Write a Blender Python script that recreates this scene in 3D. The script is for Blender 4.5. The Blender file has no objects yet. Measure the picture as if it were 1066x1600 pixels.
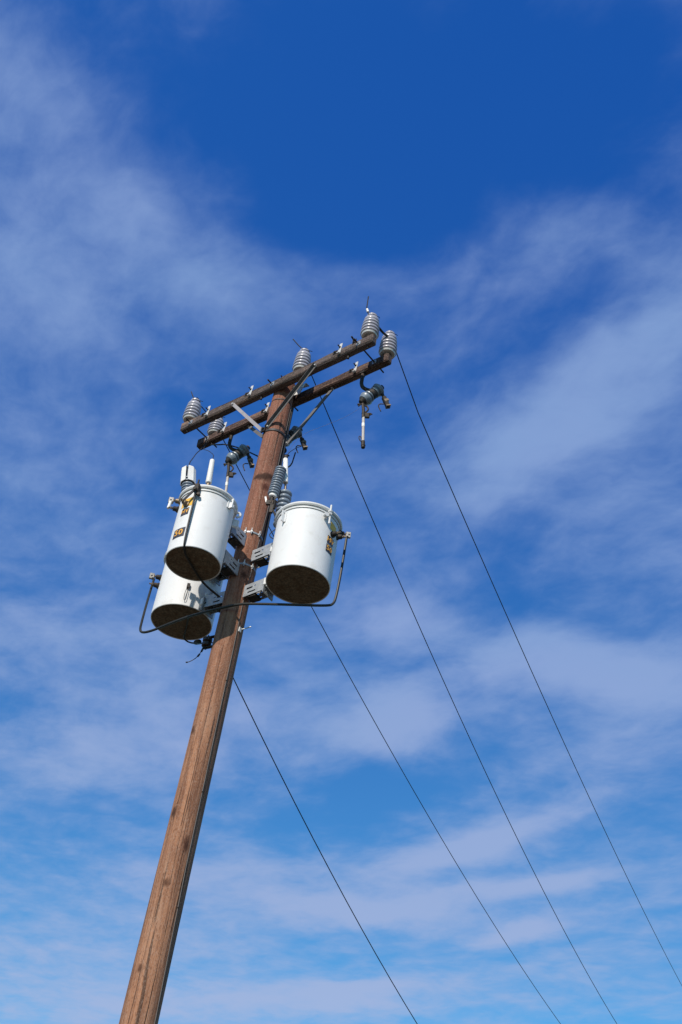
import bpy, bmesh, math, random
from mathutils import Vector, Matrix, Euler
random.seed(7)
S = bpy.context.scene
COL = S.collection

# ------------------------------------------------------------------ camera
cam = bpy.data.cameras.new('camera'); camo = bpy.data.objects.new('camera', cam); COL.objects.link(camo)
cr = Vector((0.8100183, 0.5750425, 0.1148762)); cu = Vector((0.3093762, -0.5854876, 0.7493268)); cf = Vector((-0.4981533, 0.5714285, 0.6521601))
camo.matrix_world = Matrix(((cr.x, cu.x, -cf.x, 6.53029), (cr.y, cu.y, -cf.y, -6.10693), (cr.z, cu.z, -cf.z, 1.6), (0, 0, 0, 1)))
cam.sensor_fit = 'VERTICAL'; cam.sensor_height = 36; cam.sensor_width = 24; cam.lens = 39.28
cam.clip_start = 0.1; cam.clip_end = 6000
S.camera = camo

# ------------------------------------------------------------------ sun, sky, exposure
SUN_AZ, SUN_EL = -74.0, 37.0            # azimuth counted from +X towards +Y
sd = Vector((math.cos(math.radians(SUN_AZ)) * math.cos(math.radians(SUN_EL)), math.sin(math.radians(SUN_AZ)) * math.cos(math.radians(SUN_EL)), math.sin(math.radians(SUN_EL))))
sl = bpy.data.lights.new('sun', 'SUN'); sl.energy = 5.0; sl.angle = math.radians(0.5); sl.color = (1.0, 0.92, 0.80)
so = bpy.data.objects.new('sun', sl); COL.objects.link(so); so.rotation_euler = sd.to_track_quat('Z', 'Y').to_euler(); so.location = (0, -10, 30)

# cloud patches on a flat cloud layer (direction / height): rows of a 2x2 matrix with offsets, and density
BLOBS = [[2.835,6.074,0.025,-9.409,5.105,8.25,0.24],[5.56,6.064,-2.442,-4.808,8.282,7.557,0.3],[3.423,9.028,1.627,-18.411,5.14,14.305,0.12],[9.688,10.658,-4.328,-8.885,14.263,8.743,0.12],[6.052,3.907,-1.408,-11.774,26.052,21.006,0.12],[7.14,2.433,-1.024,-7.097,24.169,17.052,0.3],[14.436,4.084,-0.55,-7.444,21.329,14.686,-0.2],[5.592,-0.336,-2.215,4.477,12.27,8.784,0.4],[7.261,0.833,-2.802,3.274,15.762,12.736,0.3],[10.698,1.279,-4.198,2.504,23.117,14.53,0.12],[9.931,5.099,-2.536,-1.962,10.6,13.379,0.504],[4.751,2.51,0.367,-6.352,10.639,18.543,0.7],[9.076,4.529,1.353,-5.084,7.444,13.813,0.25],[6.918,4.018,-1.224,-2.4,9.145,15.415,0.85],[2.656,2.027,-1.303,-1.117,8.126,11.611,0.48],[3.242,3.356,-1.283,-3.941,8.123,12.871,0.3],[4.795,1.845,-1.974,4.341,16.572,25.808,0.9],[5.1,2.381,-0.804,-0.774,20.868,43.701,0.75],[2.743,1.983,-0.181,-4.54,9.138,25.542,0.688],[8.663,3.882,-2.15,3.11,22.413,46.772,0.7],[2.625,2.082,-0.943,-1.842,10.355,21.517,0.35],[1.556,1.491,-0.78,-0.655,5.341,12.466,0.35],[1.468,1.124,-0.272,-1.84,6.695,20.54,0.5],[5.343,3.468,-1.259,-1.044,16.161,42.072,0.5],[1.603,1.602,-0.59,-1.049,4.084,13.047,0.35],[4.122,1.885,0.229,-1.446,4.348,11.574,0.15],[9.871,1.838,-1.862,0.539,8.962,9.652,0.3],[5.219,5.643,-2.254,-6.512,11.914,13.72,0.25],[5.062,3.845,-2.466,-4.518,18.215,18.979,0.15],[5.741,2.101,-0.668,-0.812,11.92,19.925,0.3],[5.139,3.428,-0.557,-3.723,6.037,3.964,-0.62],[8.462,4.384,0.068,-7.701,12.361,7.578,-0.42],[9.838,7.332,-1.667,-7.301,12.172,9.447,-0.3],[6.933,3.198,-3.449,0.928,10.085,11.626,-0.15],[4.266,1.912,-2.06,2.209,12.303,16.747,-0.55],[8.046,4.126,0.098,-7.077,14.241,21.382,-0.15],[5.226,4.457,-1.325,-6.427,11.482,12.153,-0.15],[13.673,8.702,-1.154,-9.34,19.654,32.527,-0.1]]
W = bpy.data.worlds.new('World'); S.world = W; W.use_nodes = True
nt = W.node_tree; nt.nodes.clear(); N = nt.nodes; L = nt.links
def nd(tree, typ, **kw):
    n = tree.nodes.new(typ)
    for k, v in kw.items(): setattr(n, k, v)
    return n
def wm(op, a, b=None, clamp=False):
    n = nd(nt, 'ShaderNodeMath', operation=op, use_clamp=clamp)
    for i, v in enumerate((a, b)):
        if v is None: continue
        if isinstance(v, (int, float)): n.inputs[i].default_value = v
        else: L.new(v, n.inputs[i])
    return n.outputs[0]
sky = nd(nt, 'ShaderNodeTexSky', sky_type='NISHITA'); sky.sun_disc = False
sky.sun_elevation = math.radians(SUN_EL); sky.sun_rotation = math.radians(90 - SUN_AZ)
sky.altitude = 1500; sky.air_density = 1.0; sky.dust_density = 0.1; sky.ozone_density = 4.0
tc = nd(nt, 'ShaderNodeTexCoord'); sep = nd(nt, 'ShaderNodeSeparateXYZ'); L.new(tc.outputs['Generated'], sep.inputs[0])
zc = wm('MAXIMUM', sep.outputs['Z'], 0.06)
comb = nd(nt, 'ShaderNodeCombineXYZ'); L.new(wm('DIVIDE', sep.outputs['X'], zc), comb.inputs[0]); L.new(wm('DIVIDE', sep.outputs['Y'], zc), comb.inputs[1])
# warp the layer a little so no patch has a clean outline
def noise(vec, scale, detail, rough, dist=0.0, sx=1, sy=1, rz=0, lx=0):
    mp = nd(nt, 'ShaderNodeMapping'); L.new(vec, mp.inputs[0]); mp.inputs['Rotation'].default_value[2] = rz; mp.inputs['Scale'].default_value = (sx, sy, 1); mp.inputs['Location'].default_value[0] = lx
    n = nd(nt, 'ShaderNodeTexNoise'); L.new(mp.outputs[0], n.inputs['Vector'])
    n.inputs['Scale'].default_value = scale; n.inputs['Detail'].default_value = detail; n.inputs['Roughness'].default_value = rough; n.inputs['Distortion'].default_value = dist
    return n
wn = noise(comb.outputs[0], 2.2, 4, 0.55)
vs = nd(nt, 'ShaderNodeVectorMath', operation='SUBTRACT'); L.new(wn.outputs['Color'], vs.inputs[0]); vs.inputs[1].default_value = (0.5, 0.5, 0.5)
vm = nd(nt, 'ShaderNodeVectorMath', operation='MULTIPLY_ADD'); L.new(vs.outputs[0], vm.inputs[0]); vm.inputs[1].default_value = (0.16, 0.16, 0); L.new(comb.outputs[0], vm.inputs[2])
P2 = vm.outputs[0]
bias = None
for (a, b, k1, c, d, k2, s) in BLOBS:
    def row(u, v, k):
        n = nd(nt, 'ShaderNodeVectorMath', operation='DOT_PRODUCT'); L.new(P2, n.inputs[0]); n.inputs[1].default_value = (u, v, 0)
        return wm('SUBTRACT', n.outputs['Value'], k)
    q1, q2 = row(a, b, k1), row(c, d, k2)
    r2 = wm('ADD', wm('MULTIPLY', q1, q1), wm('MULTIPLY', q2, q2))
    g = wm('MULTIPLY', wm('EXPONENT', wm('MULTIPLY', r2, -0.85)), s)
    bias = g if bias is None else wm('ADD', bias, g)
n1 = noise(P2, 2.4, 5, 0.52, 0.0, 1.0, 1.5, 0.75)
n2 = noise(P2, 8.0, 5, 0.56, 0.0, 1.0, 1.35, 0.75, 3.1)
n3 = noise(P2, 26.0, 5, 0.62, 0.0, 1.0, 1.6, 0.6, 1.7)
dens = wm('ADD', wm('ADD', wm('ADD', wm('MULTIPLY', wm('SUBTRACT', n1.outputs[0], 0.5), 0.65), wm('MULTIPLY', wm('SUBTRACT', n3.outputs[0], 0.5), 0.16)), wm('MULTIPLY', wm('SUBTRACT', n2.outputs[0], 0.5), 0.95)), wm('ADD', bias, 0.24))
rmp = nd(nt, 'ShaderNodeMapRange', interpolation_type='SMOOTHERSTEP'); L.new(dens, rmp.inputs[0]); rmp.inputs[1].default_value = -0.16; rmp.inputs[2].default_value = 1.05; rmp.inputs[3].default_value = 0.0; rmp.inputs[4].default_value = 0.82
# colour film's rendering of the blue sky: one linear curve per channel over the whole sky
ss = nd(nt, 'ShaderNodeSeparateColor'); L.new(sky.outputs[0], ss.inputs[0]); r_, g_, b_ = ss.outputs
sc = nd(nt, 'ShaderNodeCombineColor')
L.new(wm('MAXIMUM', wm('SUBTRACT', wm('MULTIPLY', r_, 0.84), 0.25), 0.04), sc.inputs[0])
L.new(wm('MAXIMUM', wm('SUBTRACT', wm('MULTIPLY', g_, 1.55), 0.34), 0.3), sc.inputs[1])
L.new(wm('ADD', wm('MULTIPLY', b_, 1.15), 2.0), sc.inputs[2])
ccol = nd(nt, 'ShaderNodeMix', data_type='RGBA'); L.new(n1.outputs[0], ccol.inputs[0]); ccol.inputs[6].default_value = (3.1, 4.0, 7.0, 1); ccol.inputs[7].default_value = (2.4, 4.0, 6.9, 1)
mix = nd(nt, 'ShaderNodeMix', data_type='RGBA'); L.new(rmp.outputs[0], mix.inputs[0]); L.new(sc.outputs[0], mix.inputs[6])
lowc = nd(nt, 'ShaderNodeMapRange'); L.new(sep.outputs['Z'], lowc.inputs[0]); lowc.inputs[1].default_value = 0.62; lowc.inputs[2].default_value = 0.28
wht = nd(nt, 'ShaderNodeMix', data_type='RGBA'); L.new(lowc.outputs[0], wht.inputs[0]); L.new(ccol.outputs[2], wht.inputs[6]); wht.inputs[7].default_value = (4.0, 4.8, 7.2, 1); L.new(wht.outputs[2], mix.inputs[7])
bg = nd(nt, 'ShaderNodeBackground'); L.new(mix.outputs[2], bg.inputs[0]); bg.inputs[1].default_value = 0.1
wo = nd(nt, 'ShaderNodeOutputWorld'); L.new(bg.outputs[0], wo.inputs[0])
S.view_settings.view_transform = 'Standard'; S.view_settings.look = 'None'; S.view_settings.gamma = 1; S.view_settings.exposure = 0
S.view_settings.use_curve_mapping = False

# ------------------------------------------------------------------ materials
def mat(name, col, rough=0.6, metal=0.0, var=0.25, scale=(20, 20, 20), bump=0.0, col2=None, spec=0.4, grain=None, mott=None):
    m = bpy.data.materials.new(name); m.use_nodes = True; t = m.node_tree; b = t.nodes['Principled BSDF']
    b.inputs['Roughness'].default_value = rough; b.inputs['Metallic'].default_value = metal; b.inputs['Specular IOR Level'].default_value = spec
    co = nd(t, 'ShaderNodeTexCoord'); mp = nd(t, 'ShaderNodeMapping'); mp.inputs['Scale'].default_value = scale; t.links.new(co.outputs['Object'], mp.inputs[0])
    n = nd(t, 'ShaderNodeTexNoise'); n.inputs['Detail'].default_value = 6; n.inputs['Roughness'].default_value = 0.65; n.inputs['Scale'].default_value = 1; t.links.new(mp.outputs[0], n.inputs['Vector'])
    c2 = col2 or tuple(c * (1 - var) for c in col)
    r = nd(t, 'ShaderNodeValToRGB'); r.color_ramp.elements[0].position = 0.35; r.color_ramp.elements[1].position = 0.65
    r.color_ramp.elements[0].color = (*c2, 1); r.color_ramp.elements[1].color = (*col, 1)
    t.links.new(n.outputs[0], r.inputs[0]); out = r.outputs[0]
    if mott:
        n3 = nd(t, 'ShaderNodeTexNoise'); n3.inputs['Scale'].default_value = mott[0]; n3.inputs['Detail'].default_value = 4; t.links.new(co.outputs['Object'], n3.inputs['Vector'])
        mr = nd(t, 'ShaderNodeMapRange'); mr.inputs[1].default_value = mott[1]; mr.inputs[2].default_value = mott[2]; t.links.new(n3.outputs[0], mr.inputs[0])
        mx = nd(t, 'ShaderNodeMix', data_type='RGBA'); t.links.new(mr.outputs[0], mx.inputs[0]); t.links.new(out, mx.inputs[6]); mx.inputs[7].default_value = (*mott[3], 1); out = mx.outputs[2]
    t.links.new(out, b.inputs['Base Color'])
    if bump:
        bp = nd(t, 'ShaderNodeBump'); bp.inputs['Strength'].default_value = bump; bp.inputs['Distance'].default_value = 0.004; t.links.new(n.outputs[0], bp.inputs['Height']); t.links.new(bp.outputs[0], b.inputs['Normal'])
    return m
M = {}
M['tank'] = mat('tank_paint', (0.68, 0.68, 0.685), 0.58, 0, 0.05, (5, 5, 2.5), 0.05, spec=0.25, mott=(9, 0.58, 0.90, (0.54, 0.52, 0.49)))
M['tank_rim'] = mat('rim_paint', (0.62, 0.62, 0.62), 0.5, 0, 0.12, (12, 12, 12), spec=0.3)
M['tank_base'] = mat('tank_underside_shade', (0.24, 0.18, 0.125), 0.85, 0, 0.5, (60, 60, 60), 0.6, col2=(0.055, 0.05, 0.035), mott=(22, 0.48, 0.72, (0.10, 0.058, 0.03)))  # speckled brown coating, darkened so the shade under the cans is in its colour
M['galv'] = mat('galvanised_steel', (0.36, 0.38, 0.41), 0.5, 0.35, 0.3, (18, 18, 18), 0.1, mott=(30, 0.55, 0.75, (0.34, 0.34, 0.34)))
M['block'] = mat('tinned_terminal', (0.30, 0.29, 0.28), 0.5, 0.4, 0.4, (40, 40, 40))
M['galv_pale'] = mat('pale_zinc', (0.62, 0.61, 0.60), 0.5, 0.2, 0.2, (25, 25, 25))
M['dark'] = mat('weathered_dark_iron', (0.036, 0.030, 0.026), 0.65, 0.3, 0.4, (40, 40, 40), 0.2, mott=(35, 0.55, 0.7, (0.07, 0.042, 0.026)))
M['bronze'] = mat('bronze_terminal', (0.25, 0.19, 0.13), 0.5, 0.6, 0.3, (50, 50, 50))
M['cable'] = mat('cable_black', (0.022, 0.022, 0.022), 0.5, 0, 0.2)
M['wire'] = mat('line_wire', (0.03, 0.032, 0.034), 0.6, 0.4, 0.2)
M['porc'] = mat('grey_porcelain', (0.33, 0.32, 0.36), 0.28, 0, 0.10, (10, 10, 10), 0, spec=0.6)
M['porc_b'] = mat('blue_grey_porcelain', (0.17, 0.205, 0.25), 0.35, 0, 0.1, (10, 10, 10), 0, spec=0.5)
M['white'] = mat('white_cover_plastic', (0.76, 0.74, 0.70), 0.5, 0, 0.06, (20, 20, 20))
M['tube'] = mat('fuse_tube_fibre', (0.46, 0.41, 0.38), 0.55, 0, 0.15, (60, 60, 20))
M['yellow'] = mat('yellow_sticker', (0.78, 0.45, 0.06), 0.5, 0, 0.1)
M['sign'] = mat('dark_sign', (0.05, 0.048, 0.065), 0.5, 0, 0.2)
M['orange'] = mat('orange_lettering', (0.80, 0.40, 0.06), 0.5, 0, 0.08)
M['riser'] = mat('dark_riser', (0.035, 0.032, 0.034), 0.6, 0, 0.3)
M['moulding'] = mat('pale_ground_wire', (0.15, 0.13, 0.12), 0.7, 0.0, 0.25, (8, 8, 8))

def wood(name, c_lo, c_hi, dark, axis, zgrad=None, knots=(), cracks=()):
    m = bpy.data.materials.new(name); m.use_nodes = True; t = m.node_tree; b = t.nodes['Principled BSDF']; b.inputs['Roughness'].default_value = 0.85; b.inputs['Specular IOR Level'].default_value = 0.2
    co = nd(t, 'ShaderNodeTexCoord')
    def nz(sc, det, lo, hi, rough=0.6):
        s = [sc[0]] * 3; s[axis] = sc[1]
        mp = nd(t, 'ShaderNodeMapping'); mp.inputs['Scale'].default_value = s; t.links.new(co.outputs['Object'], mp.inputs[0])
        n = nd(t, 'ShaderNodeTexNoise'); n.inputs['Scale'].default_value = 1; n.inputs['Detail'].default_value = det; n.inputs['Roughness'].default_value = rough; t.links.new(mp.outputs[0], n.inputs['Vector'])
        r = nd(t, 'ShaderNodeMapRange'); r.inputs[1].default_value = lo; r.inputs[2].default_value = hi; t.links.new(n.outputs[0], r.inputs[0]); return r.outputs[0], n.outputs[0]
    def mx(f, a, c, fac=1.0):
        x = nd(t, 'ShaderNodeMix', data_type='RGBA')
        if fac != 1.0:
            mm = nd(t, 'ShaderNodeMath', operation='MULTIPLY'); t.links.new(f, mm.inputs[0]); mm.inputs[1].default_value = fac; f = mm.outputs[0]
        t.links.new(f, x.inputs[0])
        for i, v in ((6, a), (7, c)):
            if isinstance(v, tuple): x.inputs[i].default_value = (*v, 1)
            else: t.links.new(v, x.inputs[i])
        return x.outputs[2]
    big, _ = nz((1.6, 0.5), 4, 0.3, 0.7); col = mx(big, c_lo, c_hi)
    if zgrad:
        sp = nd(t, 'ShaderNodeSeparateXYZ'); t.links.new(co.outputs['Object'], sp.inputs[0])
        r = nd(t, 'ShaderNodeMapRange'); r.inputs[1].default_value = zgrad[0]; r.inputs[2].default_value = zgrad[1]; t.links.new(sp.outputs[2], r.inputs[0])
        col = mx(r.outputs[0], col, zgrad[2], 0.75)
    g1, g1h = nz((42, 1.3), 6, 0.42, 0.62); col = mx(g1, col, dark, 0.55)
    g2, g2h = nz((95, 2.2), 3, 0.50, 0.64); col = mx(g2, col, dark, 0.45); bl, _ = nz((9, 2.2), 5, 0.50, 0.66, 0.65); col = mx(bl, col, dark, 0.50); pl_, _ = nz((12, 1.5), 4, 0.54, 0.68); col = mx(pl_, col, (0.40, 0.24, 0.16), 0.40)
    ck, ckh = nz((17, 0.55), 5, 0.60, 0.635, 0.5); col = mx(ck, col, (0.025, 0.018, 0.015), 0.75)
    sp2, _ = nz((120, 50), 2, 0.5, 0.66); col = mx(sp2, col, (0.36, 0.26, 0.21), 0.35); sp3, _ = nz((90, 40), 3, 0.55, 0.64); col = mx(sp3, col, dark, 0.5)
    for (kx, ky, kz, rad, squash, kcol) in knots:
        mp = nd(t, 'ShaderNodeMapping'); mp.inputs['Location'].default_value = (-kx / rad, -ky / rad, -kz / (rad * squash)); mp.inputs['Scale'].default_value = (1 / rad, 1 / rad, 1 / (rad * squash)); t.links.new(co.outputs['Object'], mp.inputs[0])
        nn = nd(t, 'ShaderNodeTexNoise'); nn.inputs['Scale'].default_value = 1.8; nn.inputs['Detail'].default_value = 4; t.links.new(mp.outputs[0], nn.inputs['Vector'])
        va = nd(t, 'ShaderNodeVectorMath', operation='MULTIPLY_ADD'); t.links.new(nn.outputs['Color'], va.inputs[0]); va.inputs[1].default_value = (0.9, 0.9, 1.3); t.links.new(mp.outputs[0], va.inputs[2])
        vb = nd(t, 'ShaderNodeVectorMath', operation='SUBTRACT'); t.links.new(va.outputs[0], vb.inputs[0]); vb.inputs[1].default_value = (0.45, 0.45, 0.65)
        vl = nd(t, 'ShaderNodeVectorMath', operation='LENGTH'); t.links.new(vb.outputs[0], vl.inputs[0])
        r = nd(t, 'ShaderNodeMapRange'); r.inputs[1].default_value = 1.15; r.inputs[2].default_value = 0.35; t.links.new(vl.outputs['Value'], r.inputs[0]); col = mx(r.outputs[0], col, kcol, 0.92)
    if cracks:
        def m1(op, a_, b_=None):
            n = nd(t, 'ShaderNodeMath', operation=op)
            for i, v_ in enumerate((a_, b_)):
                if v_ is None: continue
                if isinstance(v_, (int, float)): n.inputs[i].default_value = v_
                else: t.links.new(v_, n.inputs[i])
            return n.outputs[0]
        sx = nd(t, 'ShaderNodeSeparateXYZ'); t.links.new(co.outputs['Object'], sx.inputs[0]); X_, Y_, Z_ = sx.outputs
        ang = m1('MULTIPLY', m1('ARCTAN2', Y_, m1('SUBTRACT', X_, m1('MULTIPLY', m1('SUBTRACT', Z_, 4.0), 0.0125))), 57.2958)
        _, wob = nz((3.0, 1.6), 4, 0.4, 0.6); _, wid = nz((6.0, 3.0), 3, 0.4, 0.6)
        ang = m1('ADD', ang, m1('MULTIPLY', m1('SUBTRACT', wob, 0.5), 9.0))
        for (a_, z1, z0, w_) in cracks:
            inz = m1('MULTIPLY', m1('LESS_THAN', Z_, z1), m1('GREATER_THAN', Z_, z0))
            hit = m1('LESS_THAN', m1('ABSOLUTE', m1('SUBTRACT', ang, a_)), m1('MULTIPLY', m1('SUBTRACT', wid, 0.22), w_ * 3.4))
            col = mx(m1('MULTIPLY', hit, inz), col, (0.028, 0.016, 0.012), 0.85)
    t.links.new(col, b.inputs['Base Color'])
    ad = nd(t, 'ShaderNodeMath', operation='ADD'); t.links.new(g1h, ad.inputs[0]); t.links.new(g2h, ad.inputs[1])
    ad2 = nd(t, 'ShaderNodeMath', operation='SUBTRACT'); t.links.new(ad.outputs[0], ad2.inputs[0]); t.links.new(ck, ad2.inputs[1])
    bp = nd(t, 'ShaderNodeBump'); bp.inputs['Strength'].default_value = 0.55; bp.inputs['Distance'].default_value = 0.006; t.links.new(ad2.outputs[0], bp.inputs['Height']); t.links.new(bp.outputs[0], b.inputs['Normal'])
    return m
def PX(z): return 0.0125 * (z - 4.0)      # the pole leans slightly towards +X
def ca(a, r): return (r * math.cos(math.radians(a)), r * math.sin(math.radians(a)))
kn = []
for (a, z, rad, sq, c) in ((-46, 9.43, 0.085, 0.80, (0.035, 0.016, 0.010)), (-16, 9.46, 0.07, 0.7, (0.04, 0.018, 0.012)), (-80, 9.43, 0.075, 0.6, (0.04, 0.018, 0.012)), (-30, 9.30, 0.05, 1.2, (0.07, 0.022, 0.014)),
                           (-25, 5.36, 0.036, 2.4, (0.055, 0.022, 0.014)), (-59, 5.02, 0.033, 1.4, (0.08, 0.035, 0.02)), (-98, 5.63, 0.035, 1.8, (0.05, 0.022, 0.014)), (-101, 6.41, 0.035, 1.8, (0.05, 0.022, 0.014)), (-80, 4.35, 0.03, 1.5, (0.09, 0.04, 0.024)), (-36, 8.13, 0.035, 1.4, (0.05, 0.02, 0.012))):
    x, y = ca(a, 0.115 + 0.0037 * (10.93 - z)); kn.append((x + PX(z), y, z, rad, sq, c))
M['pole'] = wood('pole_wood', (0.285, 0.130, 0.070), (0.40, 0.200, 0.115), (0.10, 0.040, 0.024), 2, (6.2, 9.2, (0.225, 0.085, 0.060)), kn, ((-54, 7.3, 5.5, 0.9), (-27, 5.3, 2.0, 1.3), (-108, 7.55, 6.7, 1.2), (-62, 10.5, 9.55, 0.9), (-38, 9.3, 8.6, 1.1), (-76, 5.1, 3.0, 0.9), (-20, 8.4, 7.6, 0.9), (-88, 6.4, 5.7, 0.8), (-47, 6.2, 5.0, 0.8), (-30, 10.6, 10.2, 1.2)))
M['arm_near'] = wood('grey_brown_arm_wood', (0.085, 0.065, 0.060), (0.130, 0.104, 0.102), (0.026, 0.019, 0.017), 0)
M['arm_far'] = wood('red_brown_arm_wood', (0.058, 0.034, 0.029), (0.092, 0.060, 0.054), (0.022, 0.013, 0.011), 0)

# ------------------------------------------------------------------ mesh helpers
class MB:
    def __init__(s): s.v = []; s.f = []
    def add(s, v, f):
        o = len(s.v); s.v += [tuple(p) for p in v]; s.f += [tuple(i + o for i in q) for q in f]; return s
    def lathe(s, prof, a=(0, 0, 0), axis=(0, 0, 1), seg=24, squash=1.0):      # prof: (distance along axis, radius)
        a = Vector(a); ax = Vector(axis).normalized(); q = ax.to_track_quat('Z', 'Y'); v = []; f = []
        for (h, r) in prof:
            for k in range(seg):
                t = 2 * math.pi * k / seg; v.append(a + q @ Vector((r * math.cos(t), r * squash * math.sin(t), h)))
        n = len(prof)
        for i in range(n - 1):
            for k in range(seg): f.append((i * seg + k, i * seg + (k + 1) % seg, (i + 1) * seg + (k + 1) % seg, (i + 1) * seg + k))
        f.append(tuple(reversed(range(seg)))); f.append(tuple(range((n - 1) * seg, n * seg)))
        return s.add(v, f)
    def cyl(s, a, b, r, r2=None, seg=12):
        a = Vector(a); b = Vector(b); return s.lathe([(0, r), ((b - a).length, r if r2 is None else r2)], a, b - a, seg)
    def tube(s, pts, r, seg=8, smooth=0):
        pts = [Vector(p) for p in pts]
        for _ in range(smooth):
            q = [pts[0]]
            for a, b in zip(pts, pts[1:]): q += [a.lerp(b, 0.25), a.lerp(b, 0.75)]
            pts = q + [pts[-1]]
        up = None; v = []; f = []
        for i, p in enumerate(pts):
            t = (pts[min(i + 1, len(pts) - 1)] - pts[max(i - 1, 0)]).normalized()
            if up is None: up = t.orthogonal().normalized()
            up = (up - t * up.dot(t)).normalized(); w = t.cross(up)
            for k in range(seg):
                c = 2 * math.pi * k / seg; v.append(p + r * (math.cos(c) * up + math.sin(c) * w))
        for i in range(len(pts) - 1):
            for k in range(seg): f.append((i * seg + k, i * seg + (k + 1) % seg, (i + 1) * seg + (k + 1) % seg, (i + 1) * seg + k))
        f.append(tuple(reversed(range(seg)))); f.append(tuple(range(len(v) - seg, len(v)))); return s.add(v, f)
    def box(s, c, size, x=(1, 0, 0), z=(0, 0, 1), ch=0.0):
        c = Vector(c); x = Vector(x).normalized(); z = Vector(z); z = (z - x * z.dot(x)).normalized(); y = z.cross(x); hx, hy, hz = [d / 2 for d in size]
        bm = bmesh.new(); bmesh.ops.create_cube(bm, size=1)
        for q in bm.verts: q.co = Vector((q.co.x * size[0], q.co.y * size[1], q.co.z * size[2]))
        if ch: bmesh.ops.bevel(bm, geom=bm.edges[:], offset=ch, segments=1, affect='EDGES')
        bm.verts.index_update(); v = [c + x * q.co.x + y * q.co.y + z * q.co.z for q in bm.verts]; f = [[w.index for w in p.verts] for p in bm.faces]; bm.free(); return s.add(v, f)
    def bar(s, a, b, w, h, up=(0, 0, 1), ch=0.0):
        a = Vector(a); b = Vector(b); return s.box((a + b) / 2, ((b - a).length, w, h), b - a, up, ch)
    def plate(s, o, ux, uz, L_, H_, T_, holes=()):   # plate in plane ux,uz with slots (x0,x1,z0,z1)
        o = Vector(o); ux = Vector(ux).normalized(); uz = Vector(uz).normalized(); n = ux.cross(uz).normalized()
        xs = sorted({0, L_, *[h[0] for h in holes], *[h[1] for h in holes]}); zs = sorted({0, H_, *[h[2] for h in holes], *[h[3] for h in holes]})
        bm = bmesh.new(); vs = {}
        def V(i, j):
            if (i, j) not in vs: vs[i, j] = bm.verts.new(o + ux * xs[i] + uz * zs[j] - n * T_ / 2)
            return vs[i, j]
        for i in range(len(xs) - 1):
            for j in range(len(zs) - 1):
                mx, mz = (xs[i] + xs[i + 1]) / 2, (zs[j] + zs[j + 1]) / 2
                if any(h[0] < mx < h[1] and h[2] < mz < h[3] for h in holes): continue
                bm.faces.new((V(i, j), V(i + 1, j), V(i + 1, j + 1), V(i, j + 1)))
        r = bmesh.ops.extrude_face_region(bm, geom=bm.faces[:]); bmesh.ops.translate(bm, vec=n * T_, verts=[g for g in r['geom'] if isinstance(g, bmesh.types.BMVert)])
        bm.verts.index_update(); v = [q.co.copy() for q in bm.verts]; f = [[w.index for w in p.verts] for p in bm.faces]; bm.free(); return s.add(v, f)
    def build(s, name, m, parent=None, loc=None, angle=35):
        me = bpy.data.meshes.new(name); off = Vector(loc) if loc else Vector((0, 0, 0))
        me.from_pydata([tuple(Vector(p) - off) for p in s.v], [], s.f); me.update()
        bm = bmesh.new(); bm.from_mesh(me); bmesh.ops.recalc_face_normals(bm, faces=bm.faces[:]); bm.to_mesh(me); bm.free()
        me.shade_smooth(); me.set_sharp_from_angle(angle=math.radians(angle)); me.materials.append(m)
        o = bpy.data.objects.new(name, me); COL.objects.link(o)
        if parent is not None:
            o.parent = parent
            po = Vector((0, 0, 0)); q = parent
            while q: po += q.location; q = q.parent
            o.location = off - po if loc else -po
            if not loc: o.location = -po
        elif loc: o.location = off
        return o
def tag(o, label, cat, group=None, kind=None):
    o['label'] = label; o['category'] = cat
    if group: o['group'] = group
    if kind: o['kind'] = kind
    return o
def thing(name, label, cat, loc=(0, 0, 0), group=None):
    o = bpy.data.objects.new(name, None); o.location = loc; o.empty_display_size = 0.1; COL.objects.link(o); return tag(o, label, cat, group)
def copy_tree(o, parent=None):
    c = o.copy(); COL.objects.link(c)
    if parent is not None: c.parent = parent
    for ch in [k for k in bpy.data.objects if k.parent is o]: copy_tree(ch, c)
    return c

# ------------------------------------------------------------------ ground (below the view, bounces light)
gm = mat('scrub_grassland', (0.095, 0.074, 0.045), 0.95, 0, 0.4, (0.9, 0.9, 0.9), 0, col2=(0.042, 0.042, 0.022), mott=(0.05, 0.4, 0.6, (0.09, 0.075, 0.05)))
b = MB(); R = [0, 3, 8, 20, 60, 200, 700, 2500]; seg = 48; v = [(0, 0, 0)]; f = []
for ri, r in enumerate(R[1:]):
    for k in range(seg):
        t = 2 * math.pi * k / seg; z = 0.0 if r < 5 else min(r, 700) * 0.002 * math.sin(3 * t + r) ; v.append((r * math.cos(t), r * math.sin(t), z if r > 9 else 0.02 * math.sin(5 * t)))
for k in range(seg): f.append((0, 1 + k, 1 + (k + 1) % seg))
for ri in range(len(R) - 2):
    for k in range(seg): a_ = 1 + ri * seg; f.append((a_ + k, a_ + seg + k, a_ + seg + (k + 1) % seg, a_ + (k + 1) % seg))
g = b.add(v, f).build('ground', gm); g['kind'] = 'structure'

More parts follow.
